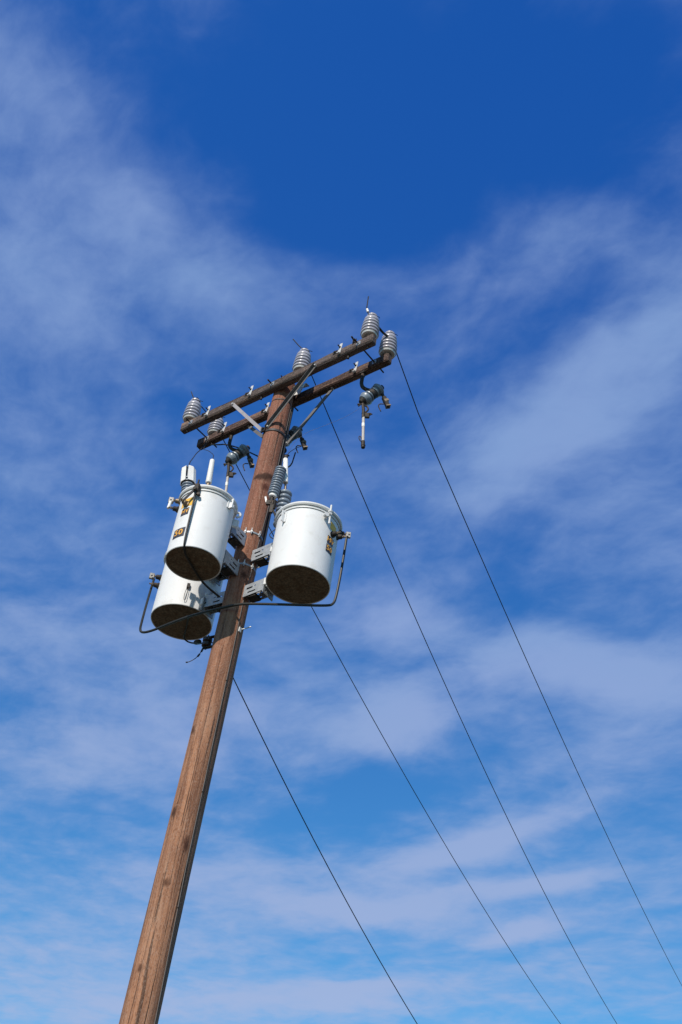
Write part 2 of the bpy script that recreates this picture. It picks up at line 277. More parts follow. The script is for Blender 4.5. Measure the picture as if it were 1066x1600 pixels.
# ------------------------------------------------------------------ utility pole
H = 10.955
def prad(z): return 0.1155 + 0.0037 * (10.93 - z)
pole = thing('utility_pole', 'tall reddish brown wooden utility pole carrying two crossarms and three transformers', 'utility pole')
v = []; f = []; seg = 64; nz_ = 190
for i in range(nz_ + 1):
    z = -0.3 + (H + 0.3) * i / nz_
    for k in range(seg):
        t = 2 * math.pi * k / seg; r = prad(z) + 0.0016 * math.sin(3 * t + z * 0.7) + 0.0012 * math.sin(5 * t - z * 1.3) + 0.0007 * math.sin(17 * t + 2 * math.sin(z)) 
        x, y = r * math.cos(t), r * math.sin(t)
        for (kx, ky, kz, rad, sq, c) in kn:
            if abs(z - kz) < 0.3:
                d2 = ((x + PX(z) - kx) ** 2 + (y - ky) ** 2) / (rad * 0.8) ** 2 + ((z - kz) / (rad * sq * 1.1)) ** 2
                r += 0.008 * math.exp(-d2) * (1 if sq > 0.8 else 0.7)
        v.append((r * math.cos(t) + PX(z), r * math.sin(t), z))
for i in range(nz_):
    for k in range(seg): f.append((i * seg + k, i * seg + (k + 1) % seg, (i + 1) * seg + (k + 1) % seg, (i + 1) * seg + k))
f.append(tuple(range(nz_ * seg, (nz_ + 1) * seg)))
MB().add(v, f).build('shaft', M['pole'], pole, angle=60)
# ground wire stapled down the shaft
def onp(a, z, e=0.004): x, y = ca(a, prad(z) + e); return (x + PX(z), y, z)
gwp = [(27, 10.6), (21, 10.0), (18, 9.4), (12, 9.0), (4, 8.74), (-1, 8.5), (-3, 8.3), (-9, 8.05), (-13, 7.85), (-12, 7.6), (-10, 7.28), (-9, 6.6), (-7, 6.0), (-5, 5.2), (2, 4.5), (8, 4.0), (9, 3.0), (9, 0)]
fine = []
for (a0, z0), (a1, z1) in zip(gwp, gwp[1:]):
    n = max(2, int((z0 - z1) / 0.15))
    for k in range(n): fine.append(onp(a0 + (a1 - a0) * k / n, z0 + (z1 - z0) * k / n, 0.0045))
gwo = MB().tube(fine, 0.0036, 6).build('ground_wire', M['moulding'], pole)
for k in range(6, len(fine), 6): p = Vector(fine[k]); MB().box(p + Vector((p.x - PX(p.z), p.y, 0)).normalized() * 0.004, (0.010, 0.014, 0.006), (p.x - PX(p.z), p.y, 0)).build('staple', M['dark'], gwo)
# dark riser on the right side
rs = [onp(44 if z < 10.3 else 42, z, 0.012) for z in [10.62, 10.4, 10.1, 9.8, 9.5, 9.2, 8.95, 8.75, 8.6]]
MB().tube(rs, 0.018, 8).build('riser', M['riser'], pole)
# small white spike on the right edge of the pole
b = MB(); b.tube([(0.165, 0.015, 7.53), (0.205, 0.05, 7.555), (0.245, 0.075, 7.58)], 0.006, 6); b.box((0.173, 0.005, 7.52), (0.02, 0.03, 0.05), (0.9, 0.1, 0)); b.build('pole_spike', M['galv_pale'], pole)

ZT, ZB = 10.880, 10.754; AX0, AX1 = -1.34, 1.44; AY = 0.151; AW = 0.09
def crossarm(y, m):
    o = MB().box(((AX0 + AX1) / 2, y, (ZT + ZB) / 2), (AX1 - AX0, AW, ZT - ZB), ch=0.015).build('crossarm', m, pole)
    me = o.data; bm = bmesh.new(); bm.from_mesh(me)
    es = [e for e in bm.edges if e.calc_length() > 2]; bmesh.ops.subdivide_edges(bm, edges=es, cuts=60)
    for q in bm.verts:
        q.co.z += 0.0035 * math.sin(q.co.x * 2.1 + y * 9) + 0.0012 * math.sin(q.co.x * 23 + q.co.y * 60); q.co.y += 0.0015 * math.sin(q.co.x * 11 + q.co.z * 40)
    bm.to_mesh(me); bm.free(); return o
arm1 = crossarm(-AY, M['arm_near']); arm2 = crossarm(AY, M['arm_far'])
# pale bent clips on the outer face of each arm, with a dark square washer and stub
for arm, fy, sgn in ((arm1, -AY - AW / 2, -1), (arm2, AY - AW / 2, -1)):
    for x in (-0.905, -0.25, 1.012):
        b = MB(); b.box((x, fy + sgn * 0.006, 10.862), (0.036, 0.010, 0.165), (1, 0, -0.10), ch=0.002); b.box((x - 0.004, fy + sgn * 0.018, 10.785), (0.036, 0.026, 0.008))
        c = b.build('clip', M['galv_pale'], arm)
        MB().cyl((x, fy - 0.05, 10.885), (x, fy + 0.0, 10.885), 0.007).box((x, fy - 0.008, 10.885), (0.024, 0.010, 0.024)).build('clip_bolt', M['dark'], arm)
    for x in (-0.975, 0.945, -0.31):
        MB().box((x, fy - 0.004, 10.842), (0.05, 0.006, 0.05)).cyl((x, fy - 0.02, 10.842), (x, fy, 10.842), 0.012, seg=6).build('washer', M['dark'], arm)
    MB().cyl((-0.06 - 0.05, fy + 0.05, 10.755), (-0.06 - 0.05, fy + 0.05, 10.70), 0.012).build('stud', M['dark'], arm)
    MB().cyl((1.10, fy + 0.05, 10.755), (1.10, fy + 0.05, 10.71), 0.014).build('stud', M['dark'], arm)
# long bolts through both arms, with square washers and nuts
for x in (-1.165, 0.075, 1.262):
    bo = MB().cyl((x - 0.01, -0.275, 10.815), (x + 0.01, 0.275, 10.80), 0.0085).build('through_bolt', M['dark'], pole)
    for yy in (-AY - AW / 2 - 0.004, -AY + AW / 2 + 0.004, AY - AW / 2 - 0.004, AY + AW / 2 + 0.004):
        MB().box((x, yy, 10.81), (0.055, 0.005, 0.055)).cyl((x, yy - 0.012, 10.81), (x, yy + 0.012, 10.81), 0.014, seg=6).build('square_washer', M['galv'], bo)
MB().cyl((0.20, -0.215, 10.865), (0.20, -0.14, 10.865), 0.007).build('through_bolt', M['dark'], pole)
MB().cyl((1.2, -0.26, 10.90), (1.2, -0.2, 10.885), 0.010).box((1.2, -0.2, 10.885), (0.05, 0.006, 0.05)).build('through_bolt', M['dark'], pole)
# V braces (angle irons)
def brace(a, bb, m, outy, flip=1):
    a = Vector(a); bb = Vector(bb); d = (bb - a).normalized(); n = Vector((0, 1, 0)); side = d.cross(n).normalized()
    if side.z < 0: side = -side
    q = MB(); q.bar(a, bb, 0.004, 0.040, side); q.bar(a + n * 0.018 * outy + side * 0.018 * flip, bb + n * 0.018 * outy + side * 0.018 * flip, 0.036, 0.004, side)
    o = q.build('crossarm_brace', m, pole)
    for k, e in enumerate((a + d * 0.012, bb - d * 0.02)):
        MB().cyl(e + Vector((0, -0.018, 0)), e + Vector((0, 0.02, 0)), 0.011, seg=6).build('bolt', M['galv_pale'], o)
    return o
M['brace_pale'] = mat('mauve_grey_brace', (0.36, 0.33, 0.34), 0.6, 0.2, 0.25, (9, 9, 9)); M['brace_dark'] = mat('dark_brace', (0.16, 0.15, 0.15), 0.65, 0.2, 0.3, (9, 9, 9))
brace((-0.50, -0.205, 10.775), (0.012, -0.118, 10.150), M['brace_pale'], 1, 1)
brace((0.705, -0.205, 10.775), (0.066, -0.122, 10.170), M['brace_dark'], -1, 1)
brace((-0.553, 0.165, 10.765), (-0.050, -0.020, 10.165), M['brace_dark'], 1, 1)
brace((0.675, 0.155, 10.765), (0.175, 0.105, 10.06), M['brace_dark'], 1, 1)
MB().cyl((0.035, -0.165, 10.155), (0.035, 0.15, 10.155), 0.012).box((0.028, -0.135, 10.150), (0.06, 0.02, 0.055)).build('brace_bolt', M['dark'], pole)
def band(z, r, h, t, name, m, tilt=0.0):
    return MB().lathe([(0, r), (h * 0.02, r + t), (h, r + t), (h, r)], (PX(z), 0, z - h / 2), (tilt, tilt, 1), 48).build(name, m, pole)
band(10.13, prad(10.13) - 0.002, 0.028, 0.010, 'dark_ring', M['riser'], 0.01)  # dark ring round the pole at the foot of the braces
band(10.62, prad(10.6) - 0.002, 0.012, 0.006, 'dark_ring', M['riser'], 0.0)  # thin dark ring added as a shadow line below the near arm
# pale plate bracket between the arms at the pole top
b = MB(); b.plate((0.17, 0.02, 10.755), (1, 0.25, 0.12), (0.30, 0.05, 1), 0.12, 0.16, 0.006); b.plate((0.17, 0.02, 10.91), (1, 0.25, 0.12), (0, 1, 0.1), 0.18, 0.06, 0.005); b.build('top_bracket', M['galv_pale'], pole)
MB().plate((0.05, -0.15, 10.882), (1, 0, 0), (0, 0.5, 1), 0.06, 0.12, 0.008).build('top_bracket', M['galv_pale'], pole)
MB().tube([(0.2, 0.0, 10.86), (0.26, 0.02, 10.92), (0.32, 0.0, 10.90), (0.36, -0.06, 10.95)], 0.008, 6, 2).build('top_bracket_wire', M['dark'], pole)

# transformer positions
TA, TB, TC = (0.060, -0.653), (-0.682, 0.0155), (0.760, 0.060)
ZT0 = 7.894
# cluster mount: two brackets per tank, straps round the pole
def mount(c, r, z, h):
    o0 = Vector((PX(z), 0, 0)); d = Vector((c[0], c[1], 0)) - o0; D = d.length; d.normalize(); t = Vector((-d.y, d.x, 0)); up = Vector((0, 0, 1)); gap = D - r
    b = MB(); r0 = prad(z) - 0.005
    for s in (-1, 1):
        w = 0.058
        b.plate(o0 + d * r0 + t * s * w + up * (z - h / 2), d + up * 0.12, up, gap - r0 - 0.03, h, 0.007, [(0.03, 0.10, h * 0.55, h * 0.70), (0.12, 0.135, h * 0.62, h * 0.72), (0.05, 0.14, h * 0.2, h * 0.32)])
    b.plate(o0 + d * r0 - t * 0.058 + up * (z + h / 2), t, d + up * 0.12, 0.116, gap - r0 - 0.03, 0.008, [(0.035, 0.08, 0.05, 0.12)])
    o = b.build('mounting_bracket', M['galv'], pole)
    e = MB(); e.plate(o0 + d * (gap - 0.035) - t * 0.085 + up * (z - h * 0.62), t, up, 0.17, h * 1.15, 0.010, [(0.03, 0.05, 0.02, 0.05), (0.12, 0.14, 0.02, 0.05)])
    e.build('end_plate', M['galv'], o)
    for s in (-1, 1):
        bl = MB(); bl.cyl(o0 + d * (gap - 0.07) + t * s * 0.05 + up * (z + 0.01), o0 + d * (gap + 0.0) + t * s * 0.05 + up * (z + 0.01), 0.010, seg=8); bl.cyl(o0 + d * (gap - 0.06) + t * s * 0.05 + up * (z + 0.01), o0 + d * (gap - 0.045) + t * s * 0.05 + up * (z + 0.01), 0.019, seg=6); bl.build('bolt', M['dark'], o)
    MB().box(o0 + d * (r0 + 0.09) + up * (z - h * 0.42), (0.10, 0.10, 0.03), d).build('spacer_block', M['dark'], o)
for c, r in ((TA, 0.265), (TB, 0.312), (TC, 0.307)):
    up_, lo_ = {TA[0]: (8.545, 8.17), TB[0]: (8.36, 7.95), TC[0]: (8.375, 7.935)}[c[0]]; mount(c, r, up_, 0.14); mount(c, r, lo_, 0.14)
for z in (8.67, 8.26):
    o = band(z, prad(z) - 0.002, 0.02, 0.006, 'bracket_strap', M['galv'])
    for a in (-72, -46, -8):
        p = Vector(onp(a, z, 0.012)); MB().cyl(p - Vector((0, 0, 0.03)), p + Vector((0, 0, 0.045)), 0.005, seg=6).box(p, (0.016, 0.02, 0.02), (p.x - PX(z), p.y, 0)).build('strap_bolt', M['galv_pale'], o)


# ------------------------------------------------------------------ insulators on the arms
def shed_profile(z0, z1, n, rmax, rcore, taper=0.0, cap=None):
    p = []; dz = (z1 - z0) / n
    for i in range(n):
        z = z0 + i * dz; R_ = rmax * (1 - taper * (i / max(1, n - 1)) ** 2)
        for (u, w) in ((0.0, 0.0), (0.06, 0.45), (0.16, 0.86), (0.32, 1.0), (0.50, 0.97), (0.66, 0.80), (0.80, 0.45), (0.90, 0.10)): p.append((z + dz * u, rcore + (R_ - rcore) * w))
    p += [(z1, rcore)]
    if cap: p += cap
    return p
GI = 'ribbed porcelain insulators on the crossarm tops'
def insulator():
    o = thing('pin_insulator', '', 'insulator', (0, 0, 0), GI)
    MB().lathe(shed_profile(0.058, 0.318, 5, 0.101, 0.078, 0.16, [(0.33, 0.052), (0.345, 0.048), (0.352, 0.060), (0.375, 0.060), (0.385, 0.045), (0.388, 0.001)]), seg=36).build('porcelain', M['porc'], o)
    MB().lathe([(0.030, 0.060), (0.034, 0.082), (0.05, 0.090), (0.062, 0.070)], seg=36).build('base_flange', M['galv_pale'], o)
    MB().lathe([(0.001, 0.05), (0.012, 0.05), (0.014, 0.035), (0.032, 0.032)], seg=20).cyl((0, 0, -0.15), (0, 0, 0.02), 0.010).build('pin', M['dark'], o)
    MB().tube([(0.058 * math.cos(t_ / 8 * math.pi), 0.058 * math.sin(t_ / 8 * math.pi), 0.348 + 0.002 * (t_ % 3)) for t_ in range(17)] + [(0.07, 0.02, 0.36), (0.06, 0.06, 0.39)], 0.004, 5).build('tie_wire', M['dark'], o)
    MB().box((0, 0, 0.395), (0.035, 0.085, 0.02), ch=0.004).box((0.02, 0, 0.405), (0.015, 0.03, 0.03)).build('conductor_clamp', M['dark'], o)
    return o
i0 = insulator()
spots = [((-1.245, -0.151), 'grey ribbed insulator at the left end of the nearer, upper crossarm'),
         ((0.395, -0.115), 'grey ribbed insulator just right of the pole top, half hidden behind the nearer crossarm'),
         ((1.355, -0.148), 'topmost grey ribbed insulator, on the right end of the nearer crossarm'),
         ((-1.11, 0.150), 'grey ribbed insulator at the left end of the farther crossarm, seen between the arms'),
         ((1.385, 0.160), 'grey ribbed insulator on the right end of the farther crossarm where the rightmost wire starts')]
for k, ((x, y), lab) in enumerate(spots):
    o = i0 if k == 0 else copy_tree(i0)
    o.location = (x, y, ZT + 0.001 if k != 3 else ZT - 0.03); o.rotation_euler = (0, 0, random.uniform(-0.3, 0.3)); o['label'] = lab
    if k == 3: o.scale = (0.92, 0.92, 0.85)

# ------------------------------------------------------------------ fuse cutouts hanging from the far arm
GC = 'open fuse cutouts hanging below the far crossarm'
def cutout():
    o = thing('fuse_cutout', '', 'fuse cutout', (1.099, 0.132, 10.60), GC)
    LL = Vector((1.131, 0.160, 10.306)); UR = Vector((1.267, 0.278, 10.558)); ax = (UR - LL); n = ax.length
    MB().lathe([(0.0, 0.03), (0.012, 0.058), (0.035, 0.070), (0.06, 0.079), (0.072, 0.076), (0.078, 0.05), (0.095, 0.048), (0.10, 0.066), (0.112, 0.068), (0.12, 0.05), (0.185, 0.048), (0.19, 0.062), (0.20, 0.066), (0.212, 0.05), (0.225, 0.05), (0.235, 0.070), (0.262, 0.078), (0.28, 0.064), (0.292, 0.03)], LL, ax, 28).build('porcelain_body', M['porc_b'], o)
    MB().lathe([(0.13, 0.05), (0.132, 0.060), (0.175, 0.060), (0.177, 0.05)], LL, ax, 24).tube([(1.099, 0.140, 10.79), (1.098, 0.134, 10.64), (1.100, 0.134, 10.57), (1.115, 0.148, 10.52), (1.15, 0.18, 10.495), (1.20, 0.22, 10.49)], 0.021, 10, 2).box((1.10, 0.137, 10.765), (0.06, 0.05, 0.05)).build('hanger_bracket', M['dark'], o)
    # upper contact hood
    q = MB(); q.tube([UR + Vector((-0.02, -0.01, 0.0)), (1.272, 0.283, 10.50), (1.298, 0.306, 10.405), (1.318, 0.323, 10.34)], 0.018, 8, 1); q.bar((1.295, 0.303, 10.42), (1.342, 0.344, 10.275), 0.05, 0.045, (1, 1, 0), 0.008); q.lathe([(-0.002, 0.03), (0.014, 0.03)], UR, ax, 12)
    hood = q.build('contact_hood', M['dark'], o)
    MB().tube([(1.305, 0.31, 10.31), (1.275, 0.286, 10.31), (1.262, 0.276, 10.29), (1.264, 0.277, 10.26), (1.288, 0.297, 10.195)], 0.0065, 6, 2).build('load_hook', M['dark'], hood)
    MB().bar((1.312, 0.318, 10.375), (1.325, 0.33, 10.35), 0.054, 0.049, (1, 1, 0)).bar((1.339, 0.341, 10.292), (1.343, 0.345, 10.280), 0.056, 0.05, (1, 1, 0)).build('copper_strip', M['bronze'], hood)
    # lower hinge, partly open cluster of fittings
    q = MB(); q.lathe([(-0.03, 0.028), (-0.012, 0.038), (0.01, 0.05), (0.014, 0.04)], LL, ax, 16); q.tube([LL, (1.140, 0.168, 10.24), (1.150, 0.176, 10.17), (1.155, 0.18, 10.06)], 0.017, 8, 1)
    q.tube([(1.145, 0.172, 10.25), (1.178, 0.20, 10.235), (1.188, 0.21, 10.19), (1.168, 0.192, 10.145)], 0.010, 8, 2); q.box((1.182, 0.204, 10.10), (0.055, 0.03, 0.075), (1, 0.9, 0.2), ch=0.008); q.cyl((1.14, 0.165, 10.12), (1.215, 0.235, 10.135), 0.012)
    q.box((1.105, 0.138, 10.25), (0.03, 0.02, 0.012), (1, 1, 0.3)); hg = q.build('hinge', M['dark'], o)
    MB().cyl((1.195, 0.217, 10.10), (1.222, 0.24, 10.135), 0.006).build('hinge_pin', M['dark'], hg); MB().cyl((1.133, 0.16, 10.275), (1.105, 0.136, 10.22), 0.007).build('hinge_pin', M['dark'], hg)
    ft = MB().cyl((1.157, 0.183, 10.065), (1.182, 0.204, 9.70), 0.0155, seg=14).build('fuse_tube', M['tube'], o)
    MB().cyl((1.1625, 0.1875, 9.975), (1.166, 0.1905, 9.925), 0.0175, seg=14).build('tube_band', M['white'], ft)
    q = MB().cyl((1.181, 0.203, 9.715), (1.1885, 0.2095, 9.625), 0.021, seg=14).cyl((1.1865, 0.2075, 9.66), (1.1875, 0.208, 9.648), 0.024, seg=14)
    q.tube([(1.178, 0.2, 9.70), (1.155, 0.18, 9.72), (1.142, 0.17, 9.765), (1.152, 0.178, 9.79), (1.165, 0.19, 9.755), (1.178, 0.202, 9.70)], 0.005, 6, 1); q.build('tube_ferrule', M['dark'], ft)
    return o
c0 = cutout(); cc = [c0, copy_tree(c0), copy_tree(c0)]
for o, d, lab in zip(cc, ((0, 0, 0), (-1.915, 0.03, 0.02), (-1.165, 0.07, -0.01)), ('open fuse cutout under the right end of the crossarms, pale tube hanging in clear sky', 'fuse cutout under the left end of the far crossarm, above the upper left transformer', 'fuse cutout half hidden behind the right edge of the pole, under the far crossarm')):
    o.location = Vector((1.099, 0.132, 10.60)) + Vector(d); o['label'] = lab

# ------------------------------------------------------------------ surge arrester beside the pole
ar = thing('surge_arrester', 'long blue-grey many-ribbed arrester standing between the pole and the right transformer', 'surge arrester', (0.426, -0.170, 8.96))
a0 = Vector((0.424, -0.172, 8.955)); a1 = Vector((0.446, -0.153, 9.375))
MB().lathe(shed_profile(0.03, 0.405, 11, 0.060, 0.043, 0.0, [(0.41, 0.03), (0.415, 0.001)]), a0, a1 - a0, 28).build('housing', M['porc_b'], ar)
MB().lathe([(0.0, 0.03), (0.004, 0.040), (0.028, 0.042), (0.032, 0.03)], a0, a1 - a0, 24).build('end_collar', M['white'], ar)
MB().cyl(a0, (0.42, -0.175, 8.87), 0.02).box((0.41, -0.18, 8.88), (0.07, 0.03, 0.05), (1, 0.6, 0)).box((0.45, -0.15, 8.86), (0.03, 0.03, 0.11)).tube([(0.43, -0.165, 8.83), (0.46, -0.14, 8.76), (0.49, -0.10, 8.66), (0.50, -0.08, 8.58)], 0.012, 8, 1).box((0.435, -0.165, 8.80), (0.035, 0.03, 0.10), (1, 0.7, 0)).build('clamp', M['dark'], ar)
MB().box((0.372, -0.205, 8.92), (0.018, 0.012, 0.07), (1, 0.8, 0.4), (0.2, 0.1, 1)).build('terminal_tab', M['galv_pale'], ar)

# ------------------------------------------------------------------ transformers
def text_on_tank(s, c, r, ang, z, size, m, parent, name='lettering', e=0.006, sx=1.0):
    cu_ = bpy.data.curves.new('tmp', 'FONT'); cu_.body = s; cu_.size = size; cu_.align_x = 'CENTER'; cu_.align_y = 'CENTER'; cu_.offset = size * 0.012; cu_.space_character = 1.12; cu_.resolution_u = 4
    to = bpy.data.objects.new('tmp', cu_); COL.objects.link(to); dg = bpy.context.evaluated_depsgraph_get(); me = bpy.data.meshes.new_from_object(to.evaluated_get(dg))
    bpy.data.objects.remove(to); bpy.data.curves.remove(cu_)
    bm = bmesh.new(); bm.from_mesh(me); bmesh.ops.triangulate(bm, faces=bm.faces[:])
    rr = bmesh.ops.extrude_face_region(bm, geom=bm.faces[:]); up_ = [g for g in rr['geom'] if isinstance(g, bmesh.types.BMVert)]
    for q in up_: q.co.z += 0.0015
    for q in bm.verts:
        t = math.radians(ang) + q.co.x * sx / r; R_ = r + e + q.co.z - 0.0015; zz = z + q.co.y; q.co = Vector((c[0] + R_ * math.cos(t), c[1] + R_ * math.sin(t), zz))
    v = [tuple(q.co) for q in bm.verts]; bm.verts.index_update(); f = [[w.index for w in p.verts] for p in bm.faces]; bm.free(); bpy.data.meshes.remove(me)
    return MB().add(v, f).build(name, m, parent)
def patch(c, r, a0, a1, z0, z1, e, m, name, parent, skew=0.0, cut=0.0):
    v = []; f = []; n = 10
    for i in range(n + 1):
        t = math.radians(a0 + (a1 - a0) * i / n)
        for (zz, rr) in ((z0, r - 0.001), (z0, r + e), (z1, r + e), (z1, r - 0.001)):
            z = zz + skew * (i / n - 0.5); v.append((c[0] + rr * math.cos(t), c[1] + rr * math.sin(t), z))
    for i in range(n):
        for k in range(4): f.append((i * 4 + k, i * 4 + (k + 1) % 4, (i + 1) * 4 + (k + 1) % 4, (i + 1) * 4 + k))
    f.append((0, 1, 2, 3)); f.append((n * 4, n * 4 + 3, n * 4 + 2, n * 4 + 1)); return MB().add(v, f).build(name, m, parent)
def cp(c, a, rr, z): return Vector((c[0] + rr * math.cos(math.radians(a)), c[1] + rr * math.sin(math.radians(a)), z))
def tank(c, r, h, label, hang, hz=(8.375, 7.97)):
    t = thing('transformer', label, 'transformer', (c[0], c[1], ZT0), 'white pole-mounted transformer cans'); z0 = ZT0; z1 = z0 + h; o = (c[0], c[1], 0)
    MB().lathe([(z0 + 0.006, r - 0.012), (z0 - 0.008, r - 0.010), (z0 - 0.011, r - 0.004), (z0 - 0.006, r), (z0 + 0.3 * h, r), (z0 + 0.6 * h, r), (z1 - 0.02, r)], o, seg=96).build('tank', M['tank'], t)
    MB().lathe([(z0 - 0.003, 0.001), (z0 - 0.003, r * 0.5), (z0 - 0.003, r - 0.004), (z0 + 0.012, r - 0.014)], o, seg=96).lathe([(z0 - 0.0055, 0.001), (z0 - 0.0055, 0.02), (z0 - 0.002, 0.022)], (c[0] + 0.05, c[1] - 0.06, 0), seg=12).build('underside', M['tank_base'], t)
    MB().lathe([(z1 - 0.050, r + 0.001), (z1 - 0.052, r + 0.009), (z1 - 0.040, r + 0.010), (z1 - 0.030, r + 0.010), (z1 - 0.026, r + 0.022), (z1 - 0.012, r + 0.030), (z1 + 0.006, r + 0.028), (z1 + 0.012, r + 0.016)], o, seg=96).build('clamp_ring', M['tank_rim'], t)
    MB().lathe([(z1 - 0.015, r + 0.005), (z1 + 0.012, r + 0.010), (z1 + 0.03, r - 0.05), (z1 + 0.045, r * 0.5), (z1 + 0.05, 0.001)], o, seg=64).build('lid', M['tank'], t)
    for zz in hz:                                    # hanger pads towards the pole
        p = cp(c, hang, r + 0.006, zz); d = Vector((math.cos(math.radians(hang)), math.sin(math.radians(hang)), 0)); tt = Vector((-d.y, d.x, 0)); q = MB()
        q.box(p, (0.02, 0.16, 0.12), d, ch=0.004)
        for s in (-1, 1): q.box(p + tt * s * 0.085 + d * 0.016, (0.036, 0.02, 0.085), d, ch=0.005)
        q.build('hanger_pad', M['tank'], t)
    return t
def lug(c, r, a, z, t, m, h=0.12, w=0.03):
    d = Vector((math.cos(math.radians(a)), math.sin(math.radians(a)), 0)); q = MB()
    q.plate(cp(c, a, r - 0.002, z - h / 2), d, (0, 0, 1), 0.05, h, 0.010, [(0.018, 0.034, h * 0.62, h * 0.82)]); q.box(cp(c, a, r + 0.004, z), (0.010, w, h), d, ch=0.002); return q.build('lifting_lug', m, t)
def lv(c, r, a, z, t, spade=False, col='dark'):
    d = Vector((math.cos(math.radians(a)), math.sin(math.radians(a)), 0)); p = cp(c, a, r, z)
    o = MB().lathe([(0, 0.032), (0.014, 0.034), (0.018, 0.026), (0.05, 0.024), (0.056, 0.017)], p, d, 16).build('low_voltage_bushing', M[col], t)
    tt = Vector((-d.y, d.x, 0)); MB().cyl(p + d * 0.05, p + d * 0.10, 0.008).cyl(p + d * 0.062, p + d * 0.075, 0.016, seg=6).build('stud', M['bronze'], o)
    if spade: MB().box(p + d * 0.095 + Vector((0, 0, -0.005)), (0.05, 0.024, 0.07), d, ch=0.004).cyl(p + d * 0.10 + tt * -0.022, p + d * 0.10 + tt * 0.022, 0.009).cyl(p + d * 0.085 + tt * -0.022 + Vector((0, 0, -0.025)), p + d * 0.085 + tt * 0.022 + Vector((0, 0, -0.025)), 0.009).build('terminal_block', M['block'], o)
    return o

# --- upper left transformer (nearest)
A = tank(TA, 0.265, 0.728, 'upper left white transformer can marked HV and 50, nearest the viewer', 95, (8.545, 8.17)); rA = 0.265; zA = ZT0 + 0.728
sg = patch(TA, rA, -97.5, -78.5, 8.283, 8.366, 0.003, M['sign'], 'hv_sign', A, 0.004); text_on_tank('HV', TA, rA, -87.5, 8.3245, 0.066, M['orange'], sg, e=0.0062, sx=0.92)
sg = patch(TA, rA, -104, -74.5, 8.010, 8.118, 0.003, M['sign'], 'rating_sign', A, 0.004); text_on_tank('50', TA, rA, -89.3, 8.064, 0.094, M['orange'], sg, e=0.0062)
patch(TA, rA, -104, -71, 8.392, 8.495, 0.002, M['yellow'], 'yellow_sticker', A)
# ground clamp at the rim, strap and wire down the front
gc = MB().box(cp(TA, -68, rA + 0.035, 8.565), (0.055, 0.05, 0.10), (math.cos(math.radians(-68)), math.sin(math.radians(-68)), 0), ch=0.006).cyl(cp(TA, -68, rA + 0.0, 8.53), cp(TA, -68, rA + 0.09, 8.53), 0.018).cyl(cp(TA, -68, rA + 0.045, 8.59), cp(TA, -68, rA + 0.045, 8.67), 0.009).cyl(cp(TA, -62, rA + 0.02, 8.49), cp(TA, -62, rA + 0.055, 8.49), 0.016).build('ring_clamp', M['dark'], A)
st_ = MB().bar(cp(TA, -70, rA + 0.045, 8.56), cp(TA, -87, rA + 0.060, 8.425), 0.026, 0.010, (math.cos(math.radians(-77)), math.sin(math.radians(-77)), 0)).build('ground_strap', M['riser'], A)
lv(TA, rA, -88, 8.415, A, col='bronze')
lv(TA, rA, -129, 8.47, A, False); lv(TA, rA, -136, 8.60, A, True, 'bronze')
MB().cyl(cp(TA, -133, rA + 0.095, 8.56), cp(TA, -133, rA + 0.10, 8.475), 0.015).build('cable_stub', M['white'], A)
lug(TA, rA, 6, 8.545, A, M['tank'], 0.11, 0.05)
hw = MB(); hw.box(cp(TA, 10, rA + 0.03, 8.52), (0.04, 0.03, 0.05), (1, 0.2, 0), ch=0.01).build('latch', M['tank_rim'], A)
b = MB(); b.tube([cp(TA, 48, rA + 0.01, 8.60), cp(TA, 48, rA + 0.05, 8.62), cp(TA, 48, rA + 0.07, 8.58), cp(TA, 48, rA + 0.03, 8.55)], 0.012, 8, 2); b.box(cp(TA, 55, rA + 0.035, 8.50), (0.07, 0.03, 0.10), (math.cos(math.radians(55)), math.sin(math.radians(55)), 0.0), ch=0.01); b.build('side_hook', M['tank_rim'], A)
# high voltage bushing with a split white guard
g0 = Vector((-0.115, -0.775, zA + 0.0)); g1 = Vector((-0.182, -0.818, 9.10)); gx = g1 - g0
hb = MB().lathe(shed_profile(0.0, 0.33, 9, 0.062, 0.045, 0.0, [(0.34, 0.03), (0.44, 0.02), (0.445, 0.001)]), g0, gx, 28).build('high_voltage_bushing', M['porc_b'], A)
def guard(p, axis, r, h, a_gap, half):
    q = axis.normalized().to_track_quat('Z', 'Y'); v = []; f = []; prof = [(0, r), (0, r - 0.006), (h * 0.80, r - 0.006), (h, r * 0.45)]; outer = [(0, r * 1.04), (h * 0.80, r), (h + 0.012, r * 0.5)]
    m_ = MB(); N_ = 8
    for a_s, a_e in ((a_gap + half, a_gap + 360 - half),):
        for i in range(N_ + 1):
            t = math.radians(a_s + (a_e - a_s) * i / N_)
            for (hh, rr) in [(0, r * 1.06), (h * 0.88, r), (h, r * 0.72), (h, 0.012), (h - 0.008, 0.012), (h - 0.008, r * 0.66), (h * 0.87, r - 0.008), (0, r * 1.06 - 0.008)]:
                v.append(p + q @ Vector((rr * math.cos(t), rr * math.sin(t), hh)))
        for i in range(N_):
            for k in range(8): f.append((i * 8 + k, i * 8 + (k + 1) % 8, (i + 1) * 8 + (k + 1) % 8, (i + 1) * 8 + k))
        f.append(tuple(range(8))); f.append(tuple(reversed(range(N_ * 8, N_ * 8 + 8))))
    return m_.add(v, f)
guard(g0 + gx * (8.875 - zA) / gx.z, gx, 0.075, 0.215, 0, 9).build('wildlife_guard', M['white'], hb, angle=20)
MB().lathe([(0, 0.062), (0.012, 0.070), (0.02, 0.03)], g0 + gx * (8.862 - zA) / gx.z, gx, 24).build('guard_collar', M['dark'], hb)
r0_ = Vector((0.0, -0.652, zA + 0.03)); r1_ = Vector((-0.010, -0.661, 8.915))
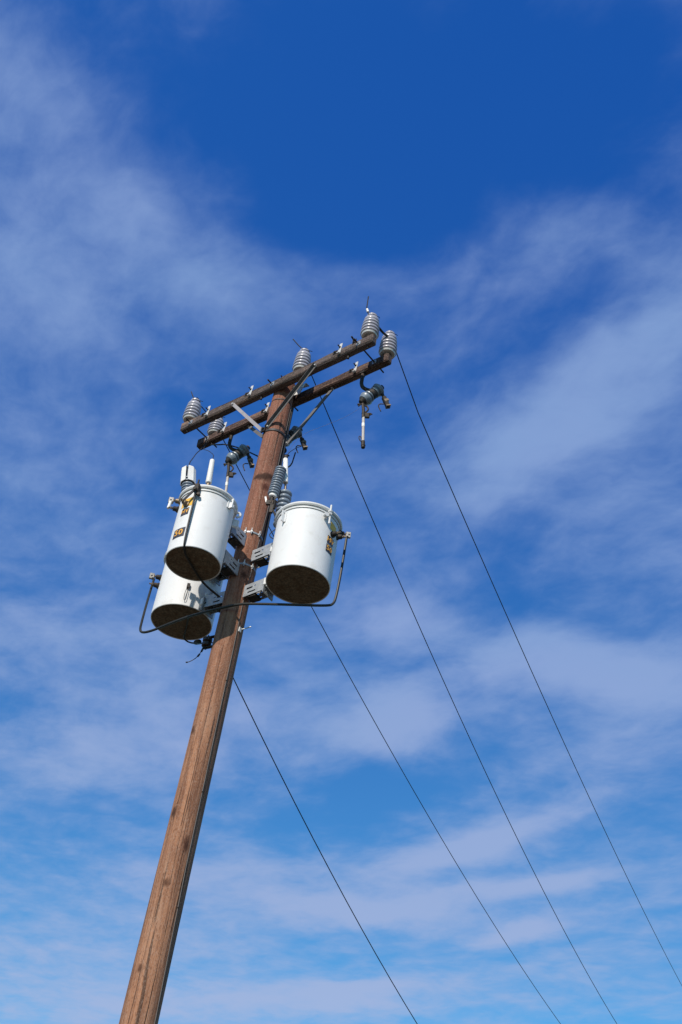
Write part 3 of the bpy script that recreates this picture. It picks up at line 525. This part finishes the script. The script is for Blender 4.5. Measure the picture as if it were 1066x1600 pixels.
b2 = MB().lathe(shed_profile(0.0, 0.20, 5, 0.058, 0.040, 0.0), r0_, r1_ - r0_, 24).build('high_voltage_bushing', M['porc_b'], A)
MB().cyl((-0.008, -0.66, 8.86), (-0.010, -0.661, 8.95), 0.017).build('stud', M['bronze'], b2)
MB().lathe([(0, 0.030), (0.004, 0.032), (0.31, 0.025), (0.318, 0.018)], (-0.010, -0.661, 8.94), (-0.016, -0.014, 0.316), 20).build('stud_cover', M['white'], b2)

# --- lower left transformer (behind)
B_ = tank(TB, 0.312, 0.74, 'lower left white transformer can, partly hidden behind the one marked 50', -1); rB = 0.312
lv(TB, rB, -131, 8.36, B_, True); lv(TB, rB, -126, 8.235, B_, False)
hk = MB().box(cp(TB, -44, rB + 0.012, 8.11), (0.03, 0.03, 0.05), (math.cos(math.radians(-44)), math.sin(math.radians(-44)), 0)).tube([cp(TB, -45, rB + 0.02, 8.10), cp(TB, -47, rB + 0.025, 8.0), cp(TB, -46, rB + 0.02, 7.93), cp(TB, -43, rB + 0.02, 7.93), cp(TB, -43, rB + 0.025, 8.02), cp(TB, -43, rB + 0.02, 8.09)], 0.003, 6, 1).build('tag_hook', M['dark'], B_)
MB().box(cp(TB, 8, rB + 0.03, 8.16), (0.05, 0.05, 0.07), (1, 0.1, 0), ch=0.014).build('side_hook', M['tank_rim'], B_); MB().box(cp(TB, -8, rB + 0.03, 8.08), (0.05, 0.045, 0.07), (1, -0.1, 0), ch=0.014).build('side_hook', M['tank_rim'], B_)

# --- right transformer
C_ = tank(TC, 0.307, 0.745, 'right white transformer can with a pair of dark signs at its right edge', 184); rC = 0.307; zC = ZT0 + 0.745
sg = patch(TC, rC, -6.5, 11, 8.268, 8.358, 0.003, M['sign'], 'hv_sign', C_); text_on_tank('HV', TC, rC, 2.3, 8.313, 0.078, M['orange'], sg, e=0.0062)
sg = patch(TC, rC, -6.5, 11, 8.168, 8.255, 0.003, M['sign'], 'rating_sign', C_); text_on_tank('50', TC, rC, 2.3, 8.212, 0.082, M['orange'], sg, e=0.0062)
patch(TC, rC, -4, 14, 8.440, 8.53, 0.002, M['yellow'], 'yellow_sticker', C_, -0.02)
lv(TC, rC, 4, 8.400, C_); lv(TC, rC, 24, 8.46, C_); lv(TC, rC, 42, 8.59, C_, True)
lug(TC, rC, -96, 8.505, C_, M['tank'], 0.13, 0.035)
MB().box(cp(TC, -100, rC + 0.022, 8.53), (0.03, 0.03, 0.03), (0, 1, 0), ch=0.008).build('latch', M['bronze'], C_)
MB().cyl(cp(TC, -14, rC + 0.045, 8.445), cp(TC, -15, rC + 0.045, 8.675), 0.010).cyl(cp(TC, -21, rC + 0.02, 8.535), cp(TC, -21, rC + 0.055, 8.535), 0.024).cyl(cp(TC, -16, rC + 0.0, 8.555), cp(TC, -16, rC + 0.07, 8.555), 0.014).box(cp(TC, -15, rC + 0.04, 8.60), (0.04, 0.03, 0.03), (1, -0.2, 0), ch=0.005).build('ring_clamp', M['tank_rim'], C_)
q0 = Vector((0.485, -0.052, zC + 0.0)); q1 = Vector((0.478, -0.058, 9.16))
hb = MB().lathe(shed_profile(0.0, 0.46, 8, 0.070, 0.042, 0.0, [(0.47, 0.03), (0.475, 0.001)]), q0, q1 - q0, 28).build('high_voltage_bushing', M['porc_b'], C_)
MB().lathe([(0, 0.028), (0.01, 0.03), (0.33, 0.025), (0.34, 0.018)], (0.462, -0.071, 9.22), (-0.037, -0.031, 0.335), 20).build('stud_cover', M['white'], hb)
MB().cyl((0.476, -0.06, 9.10), (0.462, -0.071, 9.23), 0.012).build('stud', M['bronze'], hb)
MB().cyl((0.428, -0.1, 9.55), (0.424, -0.104, 9.59), 0.022).build('cover_cap', M['dark'], hb)

# ------------------------------------------------------------------ spool insulator low on the left of the pole
sp = thing('spool_insulator', 'small dark spool on the left side of the pole below the transformers', 'insulator', (-0.165, -0.02, 7.46))
MB().lathe([(0, 0.03), (0.006, 0.046), (0.035, 0.046), (0.048, 0.026), (0.060, 0.046), (0.09, 0.046), (0.096, 0.03)], (-0.185, -0.035, 7.41), (0, 0, 1), 20).build('spool', mat('brown_glaze', (0.05, 0.028, 0.02), 0.3, 0, 0.3), sp)
MB().box((-0.115, -0.022, 7.515), (0.20, 0.035, 0.008), (1, 0.15, 0)).box((-0.115, -0.022, 7.40), (0.20, 0.035, 0.008), (1, 0.15, 0)).cyl((-0.185, -0.035, 7.38), (-0.185, -0.035, 7.54), 0.008).build('clevis', M['dark'], sp)

# ------------------------------------------------------------------ wires
def wire(name, pts, r, m, label, cat='wire', group=None, smooth=2, seg=6):
    o = MB().tube(pts, r, seg, smooth).build(name, m); return tag(o, label, cat, group)
phi = math.radians(-14)
def span(x0, y0, c, s0, s1, n=60):
    r = []
    for k in range(n + 1):
        s = s0 + (s1 - s0) * k / n; r.append((x0 + s * math.sin(phi), y0 + s * math.cos(phi), c[0] * s * s + c[1] * s + c[2]))
    return r
GW = 'bare line wires running off to the lower right'
r_w = 0.0065
wire('line_wire', [(1.321, -0.225, 11.55), (1.322, -0.225, 11.34), (1.352, -0.198, 11.214), (1.385, -0.15, 11.17), (1.41, 0.03, 11.13), (1.445, 0.12, 11.11)] + span(1.38, 0.15, (0.0027, -0.0385, 11.1125), 0.3, 46)[1:], r_w, M['wire'], 'rightmost bare wire, leaving the right end insulator of the far crossarm', 'wire', GW, 0)
wire('line_wire', [(0.298, -0.246, 11.405), (0.358, -0.193, 11.31), (0.41, -0.14, 11.25)] + span(0.35, -0.1, (0.0058, -0.1921, 11.2703), 0.15, 46), r_w, M['wire'], 'second bare wire from the right, leaving the insulator beside the pole top', 'wire', GW, 0)
wire('line_wire', [(-1.284, -0.229, 11.377), (-1.253, -0.203, 11.294), (-1.225, -0.17, 11.25), (-1.18, 0.0, 11.17)] + span(-1.15, 0.15, (0.0043, -0.1417, 11.0929), 0.05, 46), r_w, M['wire'], 'third bare wire from the right, passing behind the right transformer', 'wire', GW, 0)
wire('neutral_wire', [(-0.183, -0.04, 7.49)] + span(-0.15, 0.0, (0.0111, -0.2982, 7.535), 0.12, 32), 0.0055, M['wire'], 'leftmost and lowest wire, starting at the pole below the transformers', 'wire', None, 0)
# splice blob on the near right tail
tag(MB().lathe([(0, 0.004), (0.005, 0.015), (0.05, 0.015), (0.055, 0.006)], (1.326, -0.222, 11.33), (0.03, 0.03, -0.12), 10).build('wire_connector', M['galv_pale']), 'tiny pale connector on the wire tail above the topmost insulator', 'connector')
tag(MB().tube([(1.375, -0.09, 11.165), (1.398, 0.02, 11.135), (1.42, 0.07, 11.12)], 0.013, 8).build('wire_sleeve', M['wire']), 'dark sleeve on the wire between the two right end insulators', 'sleeve')
# secondary bus cable looping under the tanks
wire('bus_cable', [(1.045, 0.325, 8.55), (1.04, 0.33, 8.40), (1.03, 0.335, 8.1), (1.02, 0.33, 7.85), (1.015, 0.315, 7.75), (0.99, 0.27, 7.705), (0.70, 0.09, 7.695), (0.369, -0.085, 7.70), (0.241, -0.142, 7.70), (0.056, -0.170, 7.70), (-0.283, -0.215, 7.695), (-0.6, -0.205, 7.70), (-0.82, -0.195, 7.695), (-0.94, -0.215, 7.69), (-0.972, -0.235, 7.72), (-0.965, -0.245, 7.82), (-0.95, -0.26, 8.1), (-0.93, -0.27, 8.33)], 0.0125, M['cable'], 'thick black cable looping under the cans from the right one to the lower left one', 'cable', None, 3, 8)
wire('ground_lead', [cp(TA, -68, rA + 0.06, 8.53), cp(TA, -68, rA + 0.035, 8.45), cp(TA, -67.5, rA + 0.03, 8.2), cp(TA, -67, rA + 0.022, 8.0), cp(TA, -66, rA + 0.012, 7.88), (0.12, -0.83, 7.862), (0.08, -0.74, 7.868), (0.02, -0.58, 7.872), (-0.02, -0.42, 7.862), (-0.025, -0.27, 7.86), (-0.03, -0.155, 7.87)], 0.0105, M['cable'], 'dark lead running down the front of the upper left can and under it', 'cable', None, 2, 8)
wire('ground_lead', [(-0.50, -0.09, 7.84), (-0.536, -0.036, 7.868), (-0.70, 0.11, 7.872), (-0.83, 0.22, 7.868), (-0.80, 0.27, 7.84), (-0.67, 0.272, 7.785), (-0.35, 0.12, 7.60), (-0.19, 0.0, 7.47)], 0.0085, M['cable'], 'dark lead crossing under the lower left can to the spool on the pole', 'cable', None, 2, 8)
tag(MB().lathe([(0, 0.01), (0.02, 0.024), (0.10, 0.026), (0.12, 0.012)], (-0.70, 0.268, 7.805), (0.16, -0.04, -0.06), 12).build('lead_clamp', M['dark']), 'dark clamp on the lead at the bottom rim of the lower left can', 'clamp')
tag(MB().tube([(-0.19, -0.045, 7.43), (-0.205, -0.058, 7.36), (-0.213, -0.066, 7.32), (-0.235, -0.085, 7.26), (-0.276, -0.121, 7.21), (-0.30, -0.135, 7.205)], 0.004, 6, 2).cyl((-0.198, -0.052, 7.395), (-0.207, -0.06, 7.345), 0.010).cyl((-0.214, -0.067, 7.315), (-0.224, -0.076, 7.285), 0.009).cyl((-0.285, -0.127, 7.208), (-0.30, -0.135, 7.206), 0.007).build('wire_tail', M['dark']), 'short loose wire tail with two knobs dangling left of the pole', 'wire')
# jumpers
GJ = 'thin jumper wires between fittings'
wire('jumper_wire', [(-0.184, -0.82, 9.10), (-0.25, -0.77, 9.25), (-0.481, -0.571, 9.563), (-1.018, -0.103, 10.323), (-1.16, 0.05, 10.56), (-1.14, 0.13, 10.86)], 0.006, M['wire'], 'thin wire rising from the split white guard to the left end of the far crossarm', 'wire')
wire('jumper_wire', [(-0.026, -0.675, 9.255), (-0.03, -0.67, 9.31), (-0.21, -0.52, 9.54), (-0.575, -0.266, 9.975), (-0.885, -0.074, 10.322), (-1.094, 0.018, 10.516), (-1.13, 0.13, 10.80)], 0.004, M['wire'], 'thin arched wire from the white rod on the can marked 50 to the far crossarm', 'wire')
wire('jumper_wire', [(-1.12, 0.15, 10.72), (-0.969, 0.14, 10.637), (-0.915, 0.187, 10.663), (-0.778, 0.306, 10.637), (-0.6, 0.461, 10.55), (-0.42, 0.60, 10.42), (-0.2, 0.62, 10.30), (0.0, 0.45, 10.32)], 0.0085, M['wire'], 'dark wire sweeping over the left fuse cutout and behind the pole', 'wire')
wire('jumper_wire', [(0.424, -0.104, 9.58), (0.40, -0.05, 9.70), (0.36, 0.08, 9.9), (0.33, 0.2, 10.05)], 0.004, M['wire'], 'thin wire from the white rod beside the pole up to the half hidden fuse cutout', 'wire')
wire('jumper_wire', [(1.083, 0.185, 10.245), (0.982, 0.097, 10.077), (0.796, -0.065, 9.869), (0.694, -0.154, 9.764), (0.58, -0.2, 9.62), (0.446, -0.153, 9.38)], 0.0013, M['moulding'], 'very thin pale wire drooping from the right fuse cutout towards the arrester', 'wire')
wire('jumper_wire', [(0.50, -0.08, 8.60), (0.44, -0.13, 8.50), (0.47, -0.14, 8.44), (0.50, -0.12, 8.42)], 0.005, M['wire'], 'short dark wire at the upper left edge of the right can', 'wire')

# ------------------------------------------------------------------ render
S.render.engine = 'CYCLES'
